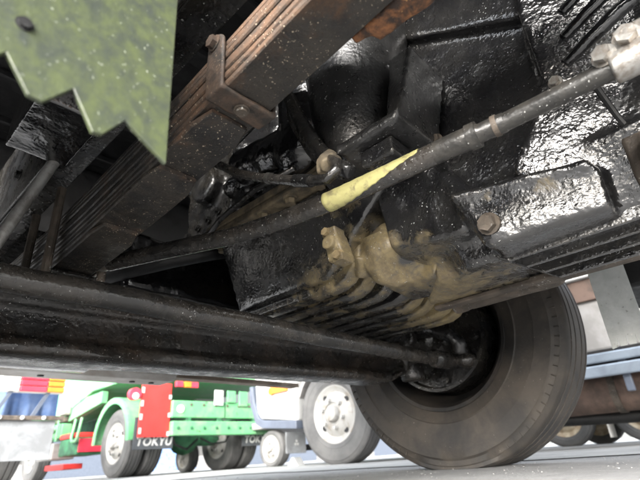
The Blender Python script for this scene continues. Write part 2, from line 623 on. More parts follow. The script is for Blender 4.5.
WY = 0.895
near_wheel(1.605, WY, 0.466, 0.480, 0.262, 1)
near_wheel(-0.20, WY, 0.466, 0.480, 0.262, -1)

# ---- front axle beam ------------------------------------------------
AX = MB()
stations = []
for i in range(41):
    x = -0.30 + i * (1.98 / 40)
    rise = 0.022 * (x - 0.2)
    if abs(x - 0.7) > 0.68:
        rise += (abs(x - 0.7) - 0.68) * 0.35
    stations.append((x, rise))
prof = [(0.948, 0.268), (0.955, 0.262), (1.055, 0.262), (1.062, 0.268), (1.062, 0.284), (1.055, 0.292), (1.045, 0.298), (1.042, 0.306), (1.042, 0.342), (1.045, 0.350),
        (1.050, 0.354), (1.055, 0.360), (1.055, 0.378), (1.048, 0.384), (0.962, 0.384), (0.955, 0.378), (0.955, 0.360), (0.960, 0.354), (0.966, 0.350), (0.969, 0.342),
        (0.969, 0.306), (0.966, 0.298), (0.955, 0.292), (0.948, 0.284)]
n = len(prof)
v, f = [], []
for x, rs in stations:
    for (y, z) in prof:
        jig = 0.002 * noise.noise(Vector((x * 9, y * 30, z * 30)))
        v.append((x, y + jig, z + rs + jig))
for i in range(len(stations) - 1):
    for k in range(n):
        k2 = (k + 1) % n
        f.append((i * n + k, i * n + k2, (i + 1) * n + k2, (i + 1) * n + k))
f.append(tuple(range(n)))
f.append(tuple(range(len(stations) * n - 1, (len(stations) - 1) * n - 1, -1)))
AX.add(v, f)
axle = obj('axle_beam', AX, 'axle_black', truck, auto=50)
for xs in (0.298, 1.12):
    sp = MB().box(xs - 0.055, xs + 0.055, 0.93, 1.08, 0.386, 0.428)
    obj('spring_seat', sp, 'axle_black', axle, bevel=0.006)
# steering knuckle and arm at the right wheel
kn = MB()
kn.tube([(1.53, 0.96, 0.30), (1.52, 0.96, 0.58)], 0.045, 24)
kn.box(1.46, 1.60, 0.90, 1.02, 0.42, 0.52)
kn.tube([(1.45, 0.98, 0.36), (1.55, 0.97, 0.42), (1.62, 0.93, 0.46)], [0.05, 0.06, 0.07], 20)
cast('steering_knuckle', kn, 'chassis_black', truck, 0.008, 5)
arm = MB()
arm.tube([(1.55, 0.96, 0.47), (1.53, 0.90, 0.475), (1.50, 0.83, 0.462), (1.50, 0.77, 0.43), (1.515, 0.745, 0.39), (1.52, 0.755, 0.362)],
         [0.04, 0.034, 0.03, 0.028, 0.028, 0.03], 18)
cast('steering_arm', arm, 'chassis_black', truck, 0.007, 4)
# ---- tie rod behind the axle ----------------------------------------
TY, TZ = 0.81, 0.347
tie = obj('tie_rod', MB().tube([(-0.15 + 0.06 * i, TY + 0.0015 * math.sin(i * 1.3), TZ + 0.0012 * math.sin(i)) for i in range(28)], 0.0228, 28), 'rod_black', truck, auto=40)
tr = MB()
tr.tube([(1.43, TY, TZ), (1.44, TY, TZ), (1.52, TY - 0.004, TZ), (1.53, TY - 0.004, TZ)], [0.024, 0.030, 0.030, 0.024], 28)
obj('clamp_sleeve', tr, 'rod_black', tie, auto=40)
tr = MB()
tr.tube([(1.52, TY - 0.004, TZ), (1.57, TY - 0.02, TZ + 0.002), (1.61, TY - 0.035, TZ + 0.004)], [0.021, 0.02, 0.024], 20)
tr.ball((1.605, TY - 0.035, TZ + 0.004), (0.036, 0.036, 0.030))
tr.tube([(1.605, TY - 0.035, TZ), (1.605, TY - 0.035, TZ + 0.06)], 0.018, 16)
cast('ball_joint', tr, 'rod_black', tie, 0.005, 3)

# ---- leaf spring ----------------------------------------------------
SX0, SX1 = 0.258, 0.338


def spring(x0, x1, detailed=True):
    sp = sub('leaf_spring', truck, ((x0 + x1) / 2, 1.0, 0.42))
    t = 0.0118
    ends = [0.945, 0.735, 0.55, 0.42, -0.32, -0.32, -0.32, -0.32, -0.32, -0.32, -0.32]
    w2 = (x1 - x0) / 2
    for i, ye in enumerate(ends):
        L = 1.0 - ye
        nseg = max(6, int(L / 0.018))
        ys = [-L + 2 * L * k / nseg for k in range(nseg + 1)]
        vv, ff = [], []
        tw = random.uniform(-0.0030, 0.0010)
        for y in ys:
            zb = i * t + 0.07 * y * y + 0.008 * abs(y)
            # leaf end taper
            e = L - abs(y)
            th = t - 0.0002 - 0.0010 * abs(noise.noise(Vector((i * 5.7, y * 6, 2))))
            lift = 0.004 if e < 0.012 and i < 4 else 0.0
            hw = w2 + tw - (0.008 if e < 0.004 else 0.0) + 0.0012 * noise.noise(Vector((i * 3.1, y * 14, 0)))
            c_ = 0.0022
            for (dx, dz) in ((-hw, c_ + lift), (-hw + c_, lift), (hw - c_, lift), (hw, c_ + lift), (hw, th - c_), (hw - c_, th), (-hw + c_, th), (-hw, th - c_)):
                vv.append((dx, y, zb + dz))
        k8 = 8
        for a in range(nseg):
            for k in range(k8):
                k2 = (k + 1) % k8
                ff.append((a * k8 + k, a * k8 + k2, (a + 1) * k8 + k2, (a + 1) * k8 + k))
        ff.append(tuple(range(k8)))
        ff.append(tuple(range((nseg + 1) * k8 - 1, nseg * k8 - 1, -1)))
        b = MB().add(vv, ff)
        o = obj('spring_leaf', b, 'spring_steel', sp)
        off = Vector(sp.location)

        def mf(co, nn, off=off):
            wy = co.y + off.y
            edge_ = max(0, 1 - (co.x + w2) / (w2 * 2))      # towards the outer edge
            s = 0.22 * edge_ + (0.55 * max(0, edge_ - 0.5) * 1.2 + (0.10 if nn.x < -0.6 else 0) if wy < 0.50 else 0)
            if wy < 0.24:
                s += 0.2
            if nn.x < -0.6:
                s += 0.12
            e_ = min(abs(wy - q) for q in ends)
            if e_ < 0.012:
                s = max(s, 0.42)
            return s
        setmud(o.data, mf)
    return sp


spr = spring(SX0, SX1)
spring(1.08, 1.16)
# rebound clip round the leaves
yc = -0.606
zb, zt = 0.0772, 0.160
cl = MB()
for sx in (-1, 1):
    cl.box(min(sx * 0.0402, sx * 0.0462), max(sx * 0.0402, sx * 0.0462), yc - 0.019, yc + 0.019, zb - 0.004, zt - 0.004)
    cl.tube([(sx * 0.0402, yc, zt - 0.004), (sx * 0.0462, yc, zt - 0.004)], 0.019, 20)
cl.box(-0.0462, 0.0462, yc - 0.019, yc + 0.019, zb - 0.005, zb + 0.001)
co_ = cast('spring_clip', cl, 'rust_dark', spr, 0.003, 2, disp=0.001)
nut('clip_bolt', (-0.0462, yc, zt), (-1, 0, 0), 0.0095, 0.009, 'rust_dark', spr)
nut('clip_rivet', (0.0, yc, zb - 0.0065), (0, 0, -1), 0.008, 0.005, 'brown_steel', spr, 12)
# U bolts over the axle
for yy in (0.93, 1.08):
    for xx in (SX0 - 0.012, SX1 + 0.012):
        ub = MB().tube([(xx - 0.298, yy - 1.0, -0.032), (xx - 0.298, yy - 1.0, 0.18)], 0.009, 12)
        obj('u_bolt', ub, 'brown_steel', spr)
# rear hanger
hg = MB()
hg.box(0.341, 0.355, 0.09, 0.235, 0.525, 0.80)
hg.box(0.341, 0.372, 0.10, 0.215, 0.528, 0.545)
hg.tube([(0.335, 0.150, 0.556), (0.378, 0.150, 0.556)], 0.026, 20)
cast('spring_hanger', hg, 'rust', truck, 0.006, 3, disp=0.0025)

# ---- chassis rails, cross members, cab underside ---------------------
for (xa, xb, d) in ((0.225, 0.30, 1), (1.16, 1.235, -1)):
    fr = MB()
    web = xa if d > 0 else xb - 0.008
    fr.box(web, web + 0.008, -6.0, 2.0, 0.70, 0.95)
    fr.box(xa + (0.0075 if d > 0 else 0), xb - (0 if d > 0 else 0.0075), -6.0, 2.0, 0.70, 0.708)
    fr.box(xa + (0.0075 if d > 0 else 0), xb - (0 if d > 0 else 0.0075), -6.0, 2.0, 0.942, 0.95)
    fo = obj('frame_rail', fr, 'chassis_black', truck, bevel=0.003)
    for k in range(14):
        nut('frame_bolt', (web if d > 0 else web + 0.008, 1.8 - k * 0.28, 0.78 + 0.09 * (k % 2)), (-d, 0, 0), 0.012, 0.012, 'chassis_black', fo)
cb = MB().box(-0.52, 1.98, -0.45, 2.05, 1.32, 1.38)
cabf = obj('cab_floor', cb, 'dull_black', truck, bevel=0.01)
for k in range(9):
    rb = MB().box(-0.45, 1.9, -0.30 + k * 0.26, -0.24 + k * 0.26, 1.29, 1.322)
    obj('floor_rib', rb, 'dull_black', cabf, bevel=0.006)
cbs = MB()
cbs.box(-0.52, -0.48, -0.45, 2.05, 1.38, 2.9)
cbs.box(1.94, 1.98, -0.45, 2.05, 1.38, 2.9)
cbs.box(-0.478, 1.938, 2.01, 2.05, 1.382, 2.898)
cbs.box(-0.478, 1.938, -0.45, -0.41, 1.382, 2.898)
cbs.box(-0.52, 1.98, -0.45, 2.05, 2.9, 2.96)
obj('cab_shell', cbs, 'white_paint', truck, bevel=0.01)
db = MB().box(-0.52, 1.98, -7.2, -0.55, 1.33, 1.45)
obj('load_deck', db, 'chassis_black', truck, bevel=0.01)
for k in range(12):
    cm = MB().box(-0.5, 1.96, -0.9 - k * 0.55, -0.82 - k * 0.55, 1.20, 1.328)
    obj('deck_bearer', cm, 'chassis_black', truck, bevel=0.004)
cr = MB().box(0.24, 1.22, 1.70, 1.82, 0.70, 0.86)
obj('cross_member', cr, 'chassis_black', truck, bevel=0.008)
# front apron and bumper
ap = MB().box(-0.5, 1.96, 1.93, 1.96, 0.50, 1.32)
obj('front_apron', ap, 'dull_black', truck, bevel=0.004)
bp = MB()
bp.add([], [])
bp.prism([(1.965, 0.445), (1.99, 0.425), (2.12, 0.425), (2.14, 0.45), (2.14, 0.66), (1.965, 0.66), (1.965, 0.64), (2.12, 0.64), (2.12, 0.45), (1.995, 0.45), (1.985, 0.47), (1.965, 0.47)], 0, -0.55, 1.14)
bump_o = obj('front_bumper', bp, 'bumper_grey', truck, bevel=0.004)
for xx in (0.60, 0.97, 1.06):
    nut('bumper_plug', (xx, 2.05, 0.424), (0, 0, -1), 0.012, 0.004, 'dull_black', bump_o, 14, False)
obj('underrun_strip', MB().box(1.16, 1.97, 2.02, 2.09, 0.450, 0.472), 'brown_strip', truck, bevel=0.004)
# inner arch behind the axle beam on the left: dark drum shaped shield
sh = MB().lathe([(0, 0.0), (0, 0.16), (0.03, 0.17), (0.05, 0.17), (0.05, 0.0)], (0.43, 1.55, 0.50), 0, 40)
obj('air_tank', MB().lathe([(-0.16, 0.0), (-0.155, 0.08), (-0.13, 0.13), (-0.10, 0.15), (0.18, 0.15), (0.21, 0.13), (0.235, 0.08), (0.24, 0.0)], (0.42, 1.62, 0.515), 0, 40), 'gloss_black', truck, auto=40)
# cab mount bracket left of the spring
cbk = MB()
cbk.box(0.118, 0.222, 0.675, 0.85, 0.60, 0.70)
cbk.box(0.118, 0.222, 0.72, 0.81, 0.70, 1.04)
cast('cab_mount', cbk, 'gloss_black', truck, 0.006, 3, disp=0.002)
# shock absorber
sk = MB().tube([(0.12, 0.88, 0.33), (0.205, 0.845, 0.615)], 0.0105, 20)
obj('shock_absorber', sk, 'worn_grey', truck, auto=40)
# left wheel arch
la = MB()
pts = []
for k in range(17):
    a = PI * (0.02 + 0.96 * k / 16)
    pts.append((WY - 0.60 * math.cos(a), 0.46 + 0.56 * math.sin(a)))
poly = pts + [(y * 1.0 + (0.012 if y > WY else -0.012), z + 0.012) for y, z in reversed(pts)]
la.prism(poly, 0, -0.50, 0.10)
obj('wheel_arch', la, 'dull_black', truck)
la = MB().prism([(y, z) for y, z in poly], 0, 1.56, 1.95)
obj('wheel_arch', la, 'dull_black', truck)

# ---- saw-edged flaps -------------------------------------------------
fl = MB()
poly = [(0.150, 0.286), (0.113, 0.310), (0.098, 0.2885), (0.091, 0.287), (0.073, 0.317), (0.056, 0.294), (0.047, 0.295), (0.029, 0.321), (0.012, 0.298), (0.004, 0.298),
        (-0.014, 0.325), (-0.032, 0.301), (-0.040, 0.301), (-0.058, 0.328), (-0.075, 0.305), (-0.083, 0.305), (-0.10, 0.33), (-0.13, 0.33), (-0.13, 0.62), (0.143, 0.62)]
fl.prism(poly, 1, 0.298, 0.3025)
o = obj('mud_flap', fl, 'flap_green', truck, bevel=0.0006, seg=1)
o['label'] = 'pale green plate with a saw-toothed lower edge'
nut('flap_bolt', (0.034, 0.298, 0.352), (0, -1, 0), 0.0045, 0.003, 'dull_black', o, 12)
nut('flap_bolt', (0.10, 0.298, 0.585), (0, -1, 0), 0.009, 0.007, 'steel', o)
fl2 = MB()
poly = [(0.302, 0.55)]
yy = 0.302
poly += [(0.302, 0.292)]
for k in range(4):
    y0 = 0.302 - k * 0.0235
    poly += [(y0 - 0.016, 0.297 - 0.0), (y0 - 0.0195, 0.322), (y0 - 0.0215, 0.297)]
poly += [(0.206, 0.297), (0.205, 0.535), (0.212, 0.548)]
fl2.prism(poly, 0, 1.556, 1.561)
o = obj('mud_flap', fl2, 'flap_grey', truck, bevel=0.0006, seg=1)
o['label'] = 'plain grey plate with notched lower edge behind the wheel'
sg = MB()
sg.box(1.62, 1.95, -0.30, 0.262, 0.47, 0.90)
obj('step_box', sg, 'dull_black', truck, bevel=0.01)
bk = MB().box(1.548, 1.63, 0.215, 0.295, 0.552, 0.60)
obj('flap_bracket', bk, 'chassis_black', truck, bevel=0.003)

# ---- engine: oil pan -------------------------------------------------
PZ = 0.420
pan = MB()
pan.hexa([(0.745, 0.66, PZ + .012), (1.29, 0.66, PZ + .012), (1.29, 0.985, PZ + .012), (0.745, 0.985, PZ + .012),
          (0.700, 0.36, 0.64), (1.33, 0.36, 0.64), (1.33, 1.02, 0.64), (0.700, 1.02, 0.64)])
panm = blobs([(0.76, 0.66, 0.44, 0.10, 0.50), (0.78, 0.56, 0.46, 0.13, 0.62), (0.84, 0.60, 0.44, 0.12, 0.62), (1.10, 0.60, 0.43, 0.12, 0.72), (1.22, 0.60, 0.44, 0.16, 0.85),
              (0.9, 0.85, 0.42, 0.26, 0.40), (0.75, 0.72, 0.44, 0.10, 0.46), (0.70, 0.56, 0.60, 0.10, 0.5), (0.98, 0.48, 0.48, 0.15, 0.8)])
panm0 = panm
pan_o = cast('oil_pan', pan, 'pan_black', truck, 0.006, 8, panm, disp=0.0010)
for k in range(8):
    x = 0.765 + k * 0.070
    rb = MB()
    q = 0.010 * math.sin(k * 1.7)
    prof_ = [(0.994, 0.47), (0.990, 0.435), (0.978, 0.418), (0.950, 0.412), (0.700, 0.410), (0.650 + q, 0.413), (0.622 + q, 0.424), (0.592 + q, 0.452), (0.575 + q, 0.462), (0.565, 0.53), (0.70, 0.53), (0.95, 0.50)]
    rb.prism(prof_, 0, x, x + 0.044 + 0.003 * math.sin(k * 2.3))
    o = obj('cooling_rib', rb, 'pan_black', pan_o, bevel=0.006, seg=3, auto=60)
    setmud(o.data, lambda co, nn: panm0(co, nn) * 0.9 + (0.08 if abs(nn.x) > 0.6 else (0.16 if nn.z < -0.3 else 0)))
# pan flange with bolts
fg = MB()
fg.box(0.665, 1.36, 0.475, 1.05, 0.640, 0.662)
fgo = obj('pan_flange', fg, 'flange_tan', truck, bevel=0.004)
fg = MB()
fg.box(0.668, 1.36, 0.478, 1.047, 0.664, 0.690)
obj('engine_block_skirt', fg, 'flange_tan', truck, bevel=0.006)
for k in range(6):
    nut('flange_bolt', (0.680, 0.50 + k * 0.10, 0.640), (0, 0, -1), 0.013, 0.018, 'flange_tan', fgo)
for k in range(5):
    nut('flange_bolt', (0.72 + k * 0.14, 1.035, 0.640), (0, 0, -1), 0.012, 0.016, 'flange_tan', fgo)
eb = MB()
eb.box(0.72, 1.30, 0.40, 1.00, 0.69, 1.20)
for k in range(4):
    eb.tube([(0.72, 0.47 + k * 0.15, 0.70), (0.72, 0.47 + k * 0.15, 1.0)], 0.035, 16)
eb.tube([(0.70, 0.42, 0.80), (0.70, 0.98, 0.80)], 0.03, 16)
cast('engine_block', eb, 'cast_black', truck, 0.01, 4, disp=0.006)
tcv = MB().box(0.79, 1.26, 1.0, 1.36, 0.70, 1.20)
tcv.tube([(0.80, 1.06, 0.70), (0.80, 1.06, 1.15)], 0.04, 14)
tcv.tube([(0.79, 1.00, 0.78), (0.79, 1.36, 0.74)], 0.025, 12)
tcv.tube([(0.79, 1.20, 0.95), (0.74, 1.20, 0.95)], 0.07, 20)
tcv.tube([(0.79, 1.00, 1.05), (0.77, 1.36, 1.00)], 0.02, 12)
tco = cast('timing_cover', tcv, 'chassis_black', truck, 0.009, 3, disp=0.003)
for k in range(6):
    nut('cover_bolt', (0.785, 1.04 + 0.06 * k, 0.86 - 0.01 * k), (-1, 0, 0), 0.010, 0.012, 'chassis_black', tco)
fs = MB()
fs.prism([(1.20, 0.52), (1.36, 0.50), (1.40, 0.56), (1.30, 0.74), (1.22, 0.70)], 0, 0.52, 1.25)
cast('fan_shroud', fs, 'gloss_black', truck, 0.012, 3, disp=0.006)
# filler neck boss with muddy drain lump
lp = MB()
lp.tube([(0.89, 0.56, 0.53), (0.835, 0.530, 0.475), (0.812, 0.512, 0.440), (0.802, 0.505, 0.425)], [0.080, 0.076, 0.068, 0.050], 9)
lp.hexa([(0.84, 0.44, 0.395), (0.96, 0.46, 0.388), (0.97, 0.58, 0.400), (0.86, 0.57, 0.405), (0.83, 0.40, 0.47), (0.98, 0.42, 0.47), (0.99, 0.60, 0.47), (0.84, 0.59, 0.48)])
lp.hexa([(0.76, 0.53, 0.455), (0.85, 0.46, 0.445), (0.93, 0.52, 0.44), (0.83, 0.60, 0.445),
         (0.765, 0.51, 0.505), (0.88, 0.42, 0.50), (0.95, 0.580, 0.51), (0.765, 0.590, 0.505)])
lp.tube([(0.775, 0.575, 0.47), (0.80, 0.60, 0.43)], [0.02, 0.016], 8)
lm = blobs([(0.80, 0.52, 0.46, 0.24, 0.70)])
lump = cast('drain_boss', lp, 'pan_black', truck, 0.005, 9, lambda co, nn: lm(co, nn) * min(1.0, 0.3 + max(0.0, (Vector((0.798, 0.472, 0.430)) - co).length - 0.014) / 0.022), disp=0.0018)
# little bracket with two bolts on the pan wall
bk = MB()
bk.hexa([(0.690, 0.558, 0.438), (0.730, 0.558, 0.438), (0.730, 0.602, 0.438), (0.690, 0.602, 0.438),
         (0.680, 0.570, 0.512), (0.715, 0.570, 0.512), (0.715, 0.606, 0.512), (0.680, 0.606, 0.512)])
bk.tube([(0.715, 0.585, 0.475), (0.672, 0.585, 0.478)], 0.017, 12)
bk.box(0.682, 0.72, 0.555, 0.585, 0.430, 0.448)
bko = cast('pan_bracket', bk, 'pan_black', truck, 0.0035, 2, lambda co, nn: 0.68, disp=0.003)
nut('bracket_bolt', (0.684, 0.592, 0.503), (-1, 0, 0.2), 0.010, 0.012, 'dusty', bko)
nut('bracket_bolt', (0.690, 0.570, 0.445), (-1, 0, 0), 0.010, 0.012, 'dusty', bko)

# ---- bell housing and gearbox -----------------------------------------
bh = MB()
# main body
bh.box(0.778, 1.30, -0.40, 0.44, 0.47, 1.20)
bh.hexa([(0.86, -0.40, 0.385), (1.00, -0.40, 0.385), (1.00, 0.55, 0.385), (0.86, 0.44, 0.385), (0.79, -0.40, 0.50), (1.25, -0.40, 0.50), (1.25, 0.58, 0.50), (0.79, 0.47, 0.50)])
# vertical joint rib between engine and housing, wider towards the bottom
bh.prism([(0.425, 1.20), (0.385, 0.72), (0.360, 0.60), (0.332, 0.50), (0.300, 0.46), (0.38, 0.44), (0.43, 0.52), (0.455, 0.66), (0.47, 1.20)], 0, 0.745, 0.85)
# top ridge of the recess
bh.hexa([(0.752, 0.05, 0.768), (0.85, 0.05, 0.768), (0.85, 0.41, 0.985), (0.752, 0.41, 0.985), (0.740, 0.05, 1.19), (0.85, 0.05, 1.19), (0.85, 0.41, 1.19), (0.740, 0.41, 1.19)])
# smooth plate behind the recess
PL = len(bh.v)
bh.prism([(0.115, 0.80), (0.118, 0.64), (0.150, 0.58), (0.205, 0.49), (0.19, 0.46), (-0.40, 0.40), (-0.40, 1.18), (0.06, 1.18)], 0, 0.740, 0.95)
bh.v[PL:] = [(x - (z - 0.45) * 0.10 + (0.2 - y) * 0.27 if x < 0.8 else x, y, z) for x, y, z in bh.v[PL:]]
# box shaped foot along the bottom
bh.hexa([(0.746, 0.085, 0.370), (0.82, 0.085, 0.370), (0.82, 0.275, 0.364), (0.720, 0.265, 0.364), (0.734, 0.082, 0.440), (0.82, 0.082, 0.452), (0.82, 0.325, 0.475), (0.700, 0.310, 0.468)])
bh.tube([(0.738, 0.255, 0.378), (0.745, 0.330, 0.545)], [0.026, 0.022], 14)
bh.tube([(0.736, 0.090, 0.446), (0.704, 0.308, 0.470)], 0.010, 10)
# web under the joint, down to the pan
bh.hexa([(0.735, 0.310, 0.415), (0.86, 0.310, 0.405), (0.86, 0.50, 0.43), (0.740, 0.475, 0.44), (0.728, 0.345, 0.62), (0.86, 0.345, 0.62), (0.86, 0.50, 0.63), (0.722, 0.485, 0.62)])
# underside towards the tray
bh.hexa([(0.80, 0.02, 0.372), (1.01, 0.05, 0.384), (1.01, 0.52, 0.384), (0.80, 0.34, 0.372), (0.76, 0.0, 0.50), (1.05, 0.0, 0.50), (1.05, 0.56, 0.50), (0.76, 0.40, 0.50)])
mudb = blobs([(0.78, 0.42, 0.40, 0.10, 0.55), (0.90, 0.44, 0.385, 0.15, 0.66), (0.88, 0.33, 0.375, 0.10, 0.52), (0.98, 0.36, 0.384, 0.10, 0.5), (0.745, 0.31, 0.385, 0.05, 0.55), (0.74, 0.40, 0.425, 0.045, 0.52), (0.74, 0.47, 0.45, 0.05, 0.55), (0.98, 0.50, 0.39, 0.14, 0.75), (0.722, 0.16, 0.43, 0.030, 0.55),
              (0.71, 0.25, 0.45, 0.018, 0.5)])
bho = cast('bell_housing', bh, 'cast_black', truck, 0.006, 8, mudb, disp=0.0016)
# slots in the smooth plate
for (ya, za, yb, zb_) in ((0.052, 0.62, 0.018, 0.44),):
    def on_plate(y, z, off=0.0):
        return (0.740 - (z - 0.45) * 0.10 + (0.2 - y) * 0.27 + off, y, z)
    gq = MB().tube([on_plate(ya, za), on_plate((ya + yb) / 2 + 0.003, (za + zb_) / 2), on_plate(yb, zb_)], 0.0055, 8)
    obj('joint_groove', gq, 'dull_black', bho)
for k in range(6):
    rr = MB().tube([on_plate(0.075 - 0.012 * k, 0.655 + 0.052 * k), on_plate(-0.02 - 0.012 * k, 0.715 + 0.055 * k), on_plate(-0.20, 0.80 + 0.055 * k)], [0.009, 0.013, 0.013], 12)
    obj('housing_rib', rr, 'gloss_black', bho, smooth=True)
# fins under the foot
for k in range(4):
    y1 = 0.30 - 0.010 * k
    xx = 0.80 + 0.058 * k
    fn_ = MB()
    fn_.hexa([(xx, -0.36, 0.366), (xx + 0.007, -0.36, 0.366), (xx + 0.007, y1 - 0.03, 0.359), (xx, y1 - 0.03, 0.359), (xx - 0.004, -0.36, 0.40), (xx + 0.012, -0.36, 0.40), (xx + 0.012, y1 + 0.03, 0.40), (xx - 0.004, y1 + 0.03, 0.40)])
    o = obj('housing_fin', fn_, 'cast_black', bho, bevel=0.002)
nut('foot_bolt', (0.712, 0.256, 0.400), (-1, 0, -0.15), 0.0145, 0.016, 'brown_steel', bho)
nut('housing_bolt', (0.742, 0.330, 0.632), (-1, 0, 0), 0.0105, 0.012, 'brown_steel', bho)
nut('housing_bolt', (0.748, 0.098, 0.625), (-1, 0, 0), 0.009, 0.010, 'steel', bho)
nut('housing_bolt', (0.745, 0.40, 0.93), (-1, 0, 0), 0.010, 0.010, 'cast_black', bho)
# tray ledge along the bottom edge
tyb = MB()
tyb.box(0.985, 1.030, -0.45, 0.30, 0.366, 0.381)
tyb.box(1.0, 1.028, 0.30, 0.54, 0.372, 0.383)
obj('tray_ledge', tyb, 'brown_steel', truck, bevel=0.003)
lb = MB()
lb.box(1.08, 1.13, 0.27, 0.50, 0.385, 0.42)
lb.tube([(1.10, 0.50, 0.40), (1.10, 0.535, 0.398)], 0.022, 16)
lb.box(1.06, 1.14, 0.23, 0.285, 0.40, 0.43)
cast('brake_bracket', lb, 'brown_steel', truck, 0.006, 3, disp=0.001)
# rusty prop-shaft brake housing at the rear
ph = MB()
ph.tube([(0.755, -0.03, 0.42), (0.70, -0.035, 0.415)], [0.06, 0.055], 20)
ph.tube([(0.70, -0.035, 0.415), (0.67, -0.036, 0.412)], 0.035, 18)
ph.box(0.74, 0.82, -0.12, 0.045, 0.385, 0.47)
cast('selector_housing', ph, 'brown_steel', truck, 0.006, 3, disp=0.0015)

# ---- starter / flywheel dome ----------------------------------------
dm = MB()
dm.tube([(0.70, 0.495, 0.60), (0.70, 0.490, 0.74), (0.70, 0.485, 0.90), (0.70, 0.48, 1.15)], [0.082, 0.106, 0.132, 0.16], 48)
dm.hexa([(0.600, 0.335, 0.612), (0.75, 0.335, 0.612), (0.75, 0.50, 0.600), (0.590, 0.470, 0.600), (0.600, 0.325, 0.635), (0.75, 0.325, 0.70), (0.75, 0.50, 0.64), (0.590, 0.470, 0.625)])
dm.hexa([(0.605, 0.33, 0.62), (0.75, 0.33, 0.62), (0.75, 0.39, 0.62), (0.615, 0.37, 0.62), (0.64, 0.30, 0.80), (0.78, 0.30, 0.80), (0.78, 0.38, 0.82), (0.66, 0.36, 0.82)])
cast('flywheel_dome', dm, 'cast_satin', truck, 0.005, 11, disp=0.0006)
bd = MB()
pts = [(0.60, 0.635, 0.94), (0.585, 0.600, 0.855), (0.578, 0.557, 0.737), (0.580, 0.512, 0.636), (0.582, 0.470, 0.570), (0.592, 0.440, 0.545)]
for a, b_ in zip(pts[:-1], pts[1:]):
    A, B = Vector(a), Vector(b_)
    bd.tube([A, B], 0.0165, 10)
    bd.tube([A + Vector((0.012, 0.03, 0.01)), B + Vector((0.012, 0.03, 0.01))], 0.010, 8)
cast('housing_band', bd, 'chassis_black', truck, 0.005, 3)
sm_ = MB()
sm_.tube([(0.66, 0.62, 0.70), (0.655, 0.60, 0.79), (0.65, 0.58, 0.90)], [0.06, 0.075, 0.08], 24)
sm_.ball((0.655, 0.63, 0.72), (0.06, 0.07, 0.05))
sm_.tube([(0.64, 0.60, 0.74), (0.66, 0.86, 0.80)], 0.05, 20)
cast('starter_motor', sm_, 'gloss_black', truck, 0.006, 4, disp=0.003)
bx = MB().box(0.625, 0.74, 0.365, 0.442, 0.570, 0.606)
cast('mount_block', bx, 'cast_black', truck, 0.005, 9, disp=0.0015)

# ---- hose ----------------------------------------------------------
hz = [(0.52, 0.80, 0.74), (0.505, 0.757, 0.690), (0.50, 0.70, 0.643), (0.50, 0.664, 0.613), (0.50, 0.59, 0.567), (0.50, 0.514, 0.524), (0.50, 0.455, 0.494), (0.502, 0.425, 0.484),
      (0.505, 0.408, 0.493), (0.512, 0.410, 0.512), (0.53, 0.432, 0.535), (0.56, 0.465, 0.575)]
hose = obj('air_hose', MB().tube(hz, 0.0095, 14), 'rod_black', truck, smooth=True)
obj('hose_clamp', MB().tube([(0.50, 0.50, 0.5165), (0.50, 0.462, 0.4975)], 0.0118, 14), 'chassis_black', hose, auto=40)
obj('hose_clamp', MB().tube([(0.50, 0.575, 0.559), (0.50, 0.565, 0.553)], 0.0112, 14), 'link_grey', hose, auto=40)
hb = MB()
hb.tube([(0.545, 0.455, 0.545), (0.56, 0.475, 0.575), (0.575, 0.47, 0.59)], 0.016, 14)
hb.box(0.545, 0.575, 0.445, 0.49, 0.545, 0.575)
cast('hose_bracket', hb, 'flange_tan', truck, 0.004, 3)
# pipes along the block
obj('fuel_pipe', MB().tube([(0.62, 1.0, 0.60), (0.615, 0.9, 0.64), (0.61, 0.75, 0.66), (0.62, 0.62, 0.66)], 0.007, 10), 'chassis_black', truck, smooth=True)
obj('cable', MB().tube([(0.36, 0.99, 0.52), (0.42, 0.95, 0.60), (0.50, 0.9, 0.72), (0.58, 0.8, 0.80), (0.6, 0.7, 0.85)], 0.006, 10), 'chassis_black', truck, smooth=True)
obj('coolant_pipe', MB().tube([(0.45, 1.30, 0.55), (0.52, 1.2, 0.57), (0.60, 1.10, 0.59), (0.70, 1.08, 0.63), (0.78, 1.07, 0.66)], 0.022, 16), 'dull_black', truck, smooth=True)

# ---- steering drag link -----------------------------------------------
dl = [(0.352, 0.900, 0.450), (0.41, 0.770, 0.450), (0.468, 0.649, 0.450), (0.500, 0.530, 0.450), (0.517, 0.430, 0.450), (0.526, 0.33, 0.450), (0.532, 0.243, 0.450)]
dk = obj('drag_link', MB().tube(dl, [0.0165] * 5 + [0.0168, 0.0168], 24), 'rod_black', truck, auto=40)
d2 = [(0.532, 0.243, 0.4502), (0.5335, 0.215, 0.4502), (0.534, 0.210, 0.4502), (0.538, 0.180, 0.4502), (0.538, 0.175, 0.4502), (0.541, 0.142, 0.4502), (0.5412, 0.14, 0.4502), (0.545, 0.012, 0.4502)]
obj('link_sleeve', MB().tube(d2, [0.0165, 0.0165, 0.0165, 0.0165, 0.0135, 0.0135, 0.0125, 0.0125], 24), 'link_grey', dk, auto=40)
obj('sleeve_collar', MB().tube([(0.5365, 0.192, 0.4503), (0.538, 0.178, 0.4503)], 0.0190, 24), 'link_grey', dk, auto=40)
obj('link_joint', MB().tube([(0.5395, 0.157, 0.4503), (0.5402, 0.150, 0.4503)], 0.0150, 20), 'brown_steel', dk, auto=40)
ec = MB()
ec.tube([(0.545, 0.014, 0.4502), (0.546, -0.12, 0.4502)], 0.0200, 24)
ec.box(0.532, 0.560, -0.055, 0.000, 0.466, 0.490)
cast('end_clamp', ec, 'steel', dk, 0.004, 2)
nut('clamp_nut', (0.532, -0.012, 0.470), (-1, 0, 0.0), 0.0115, 0.013, 'steel', dk)
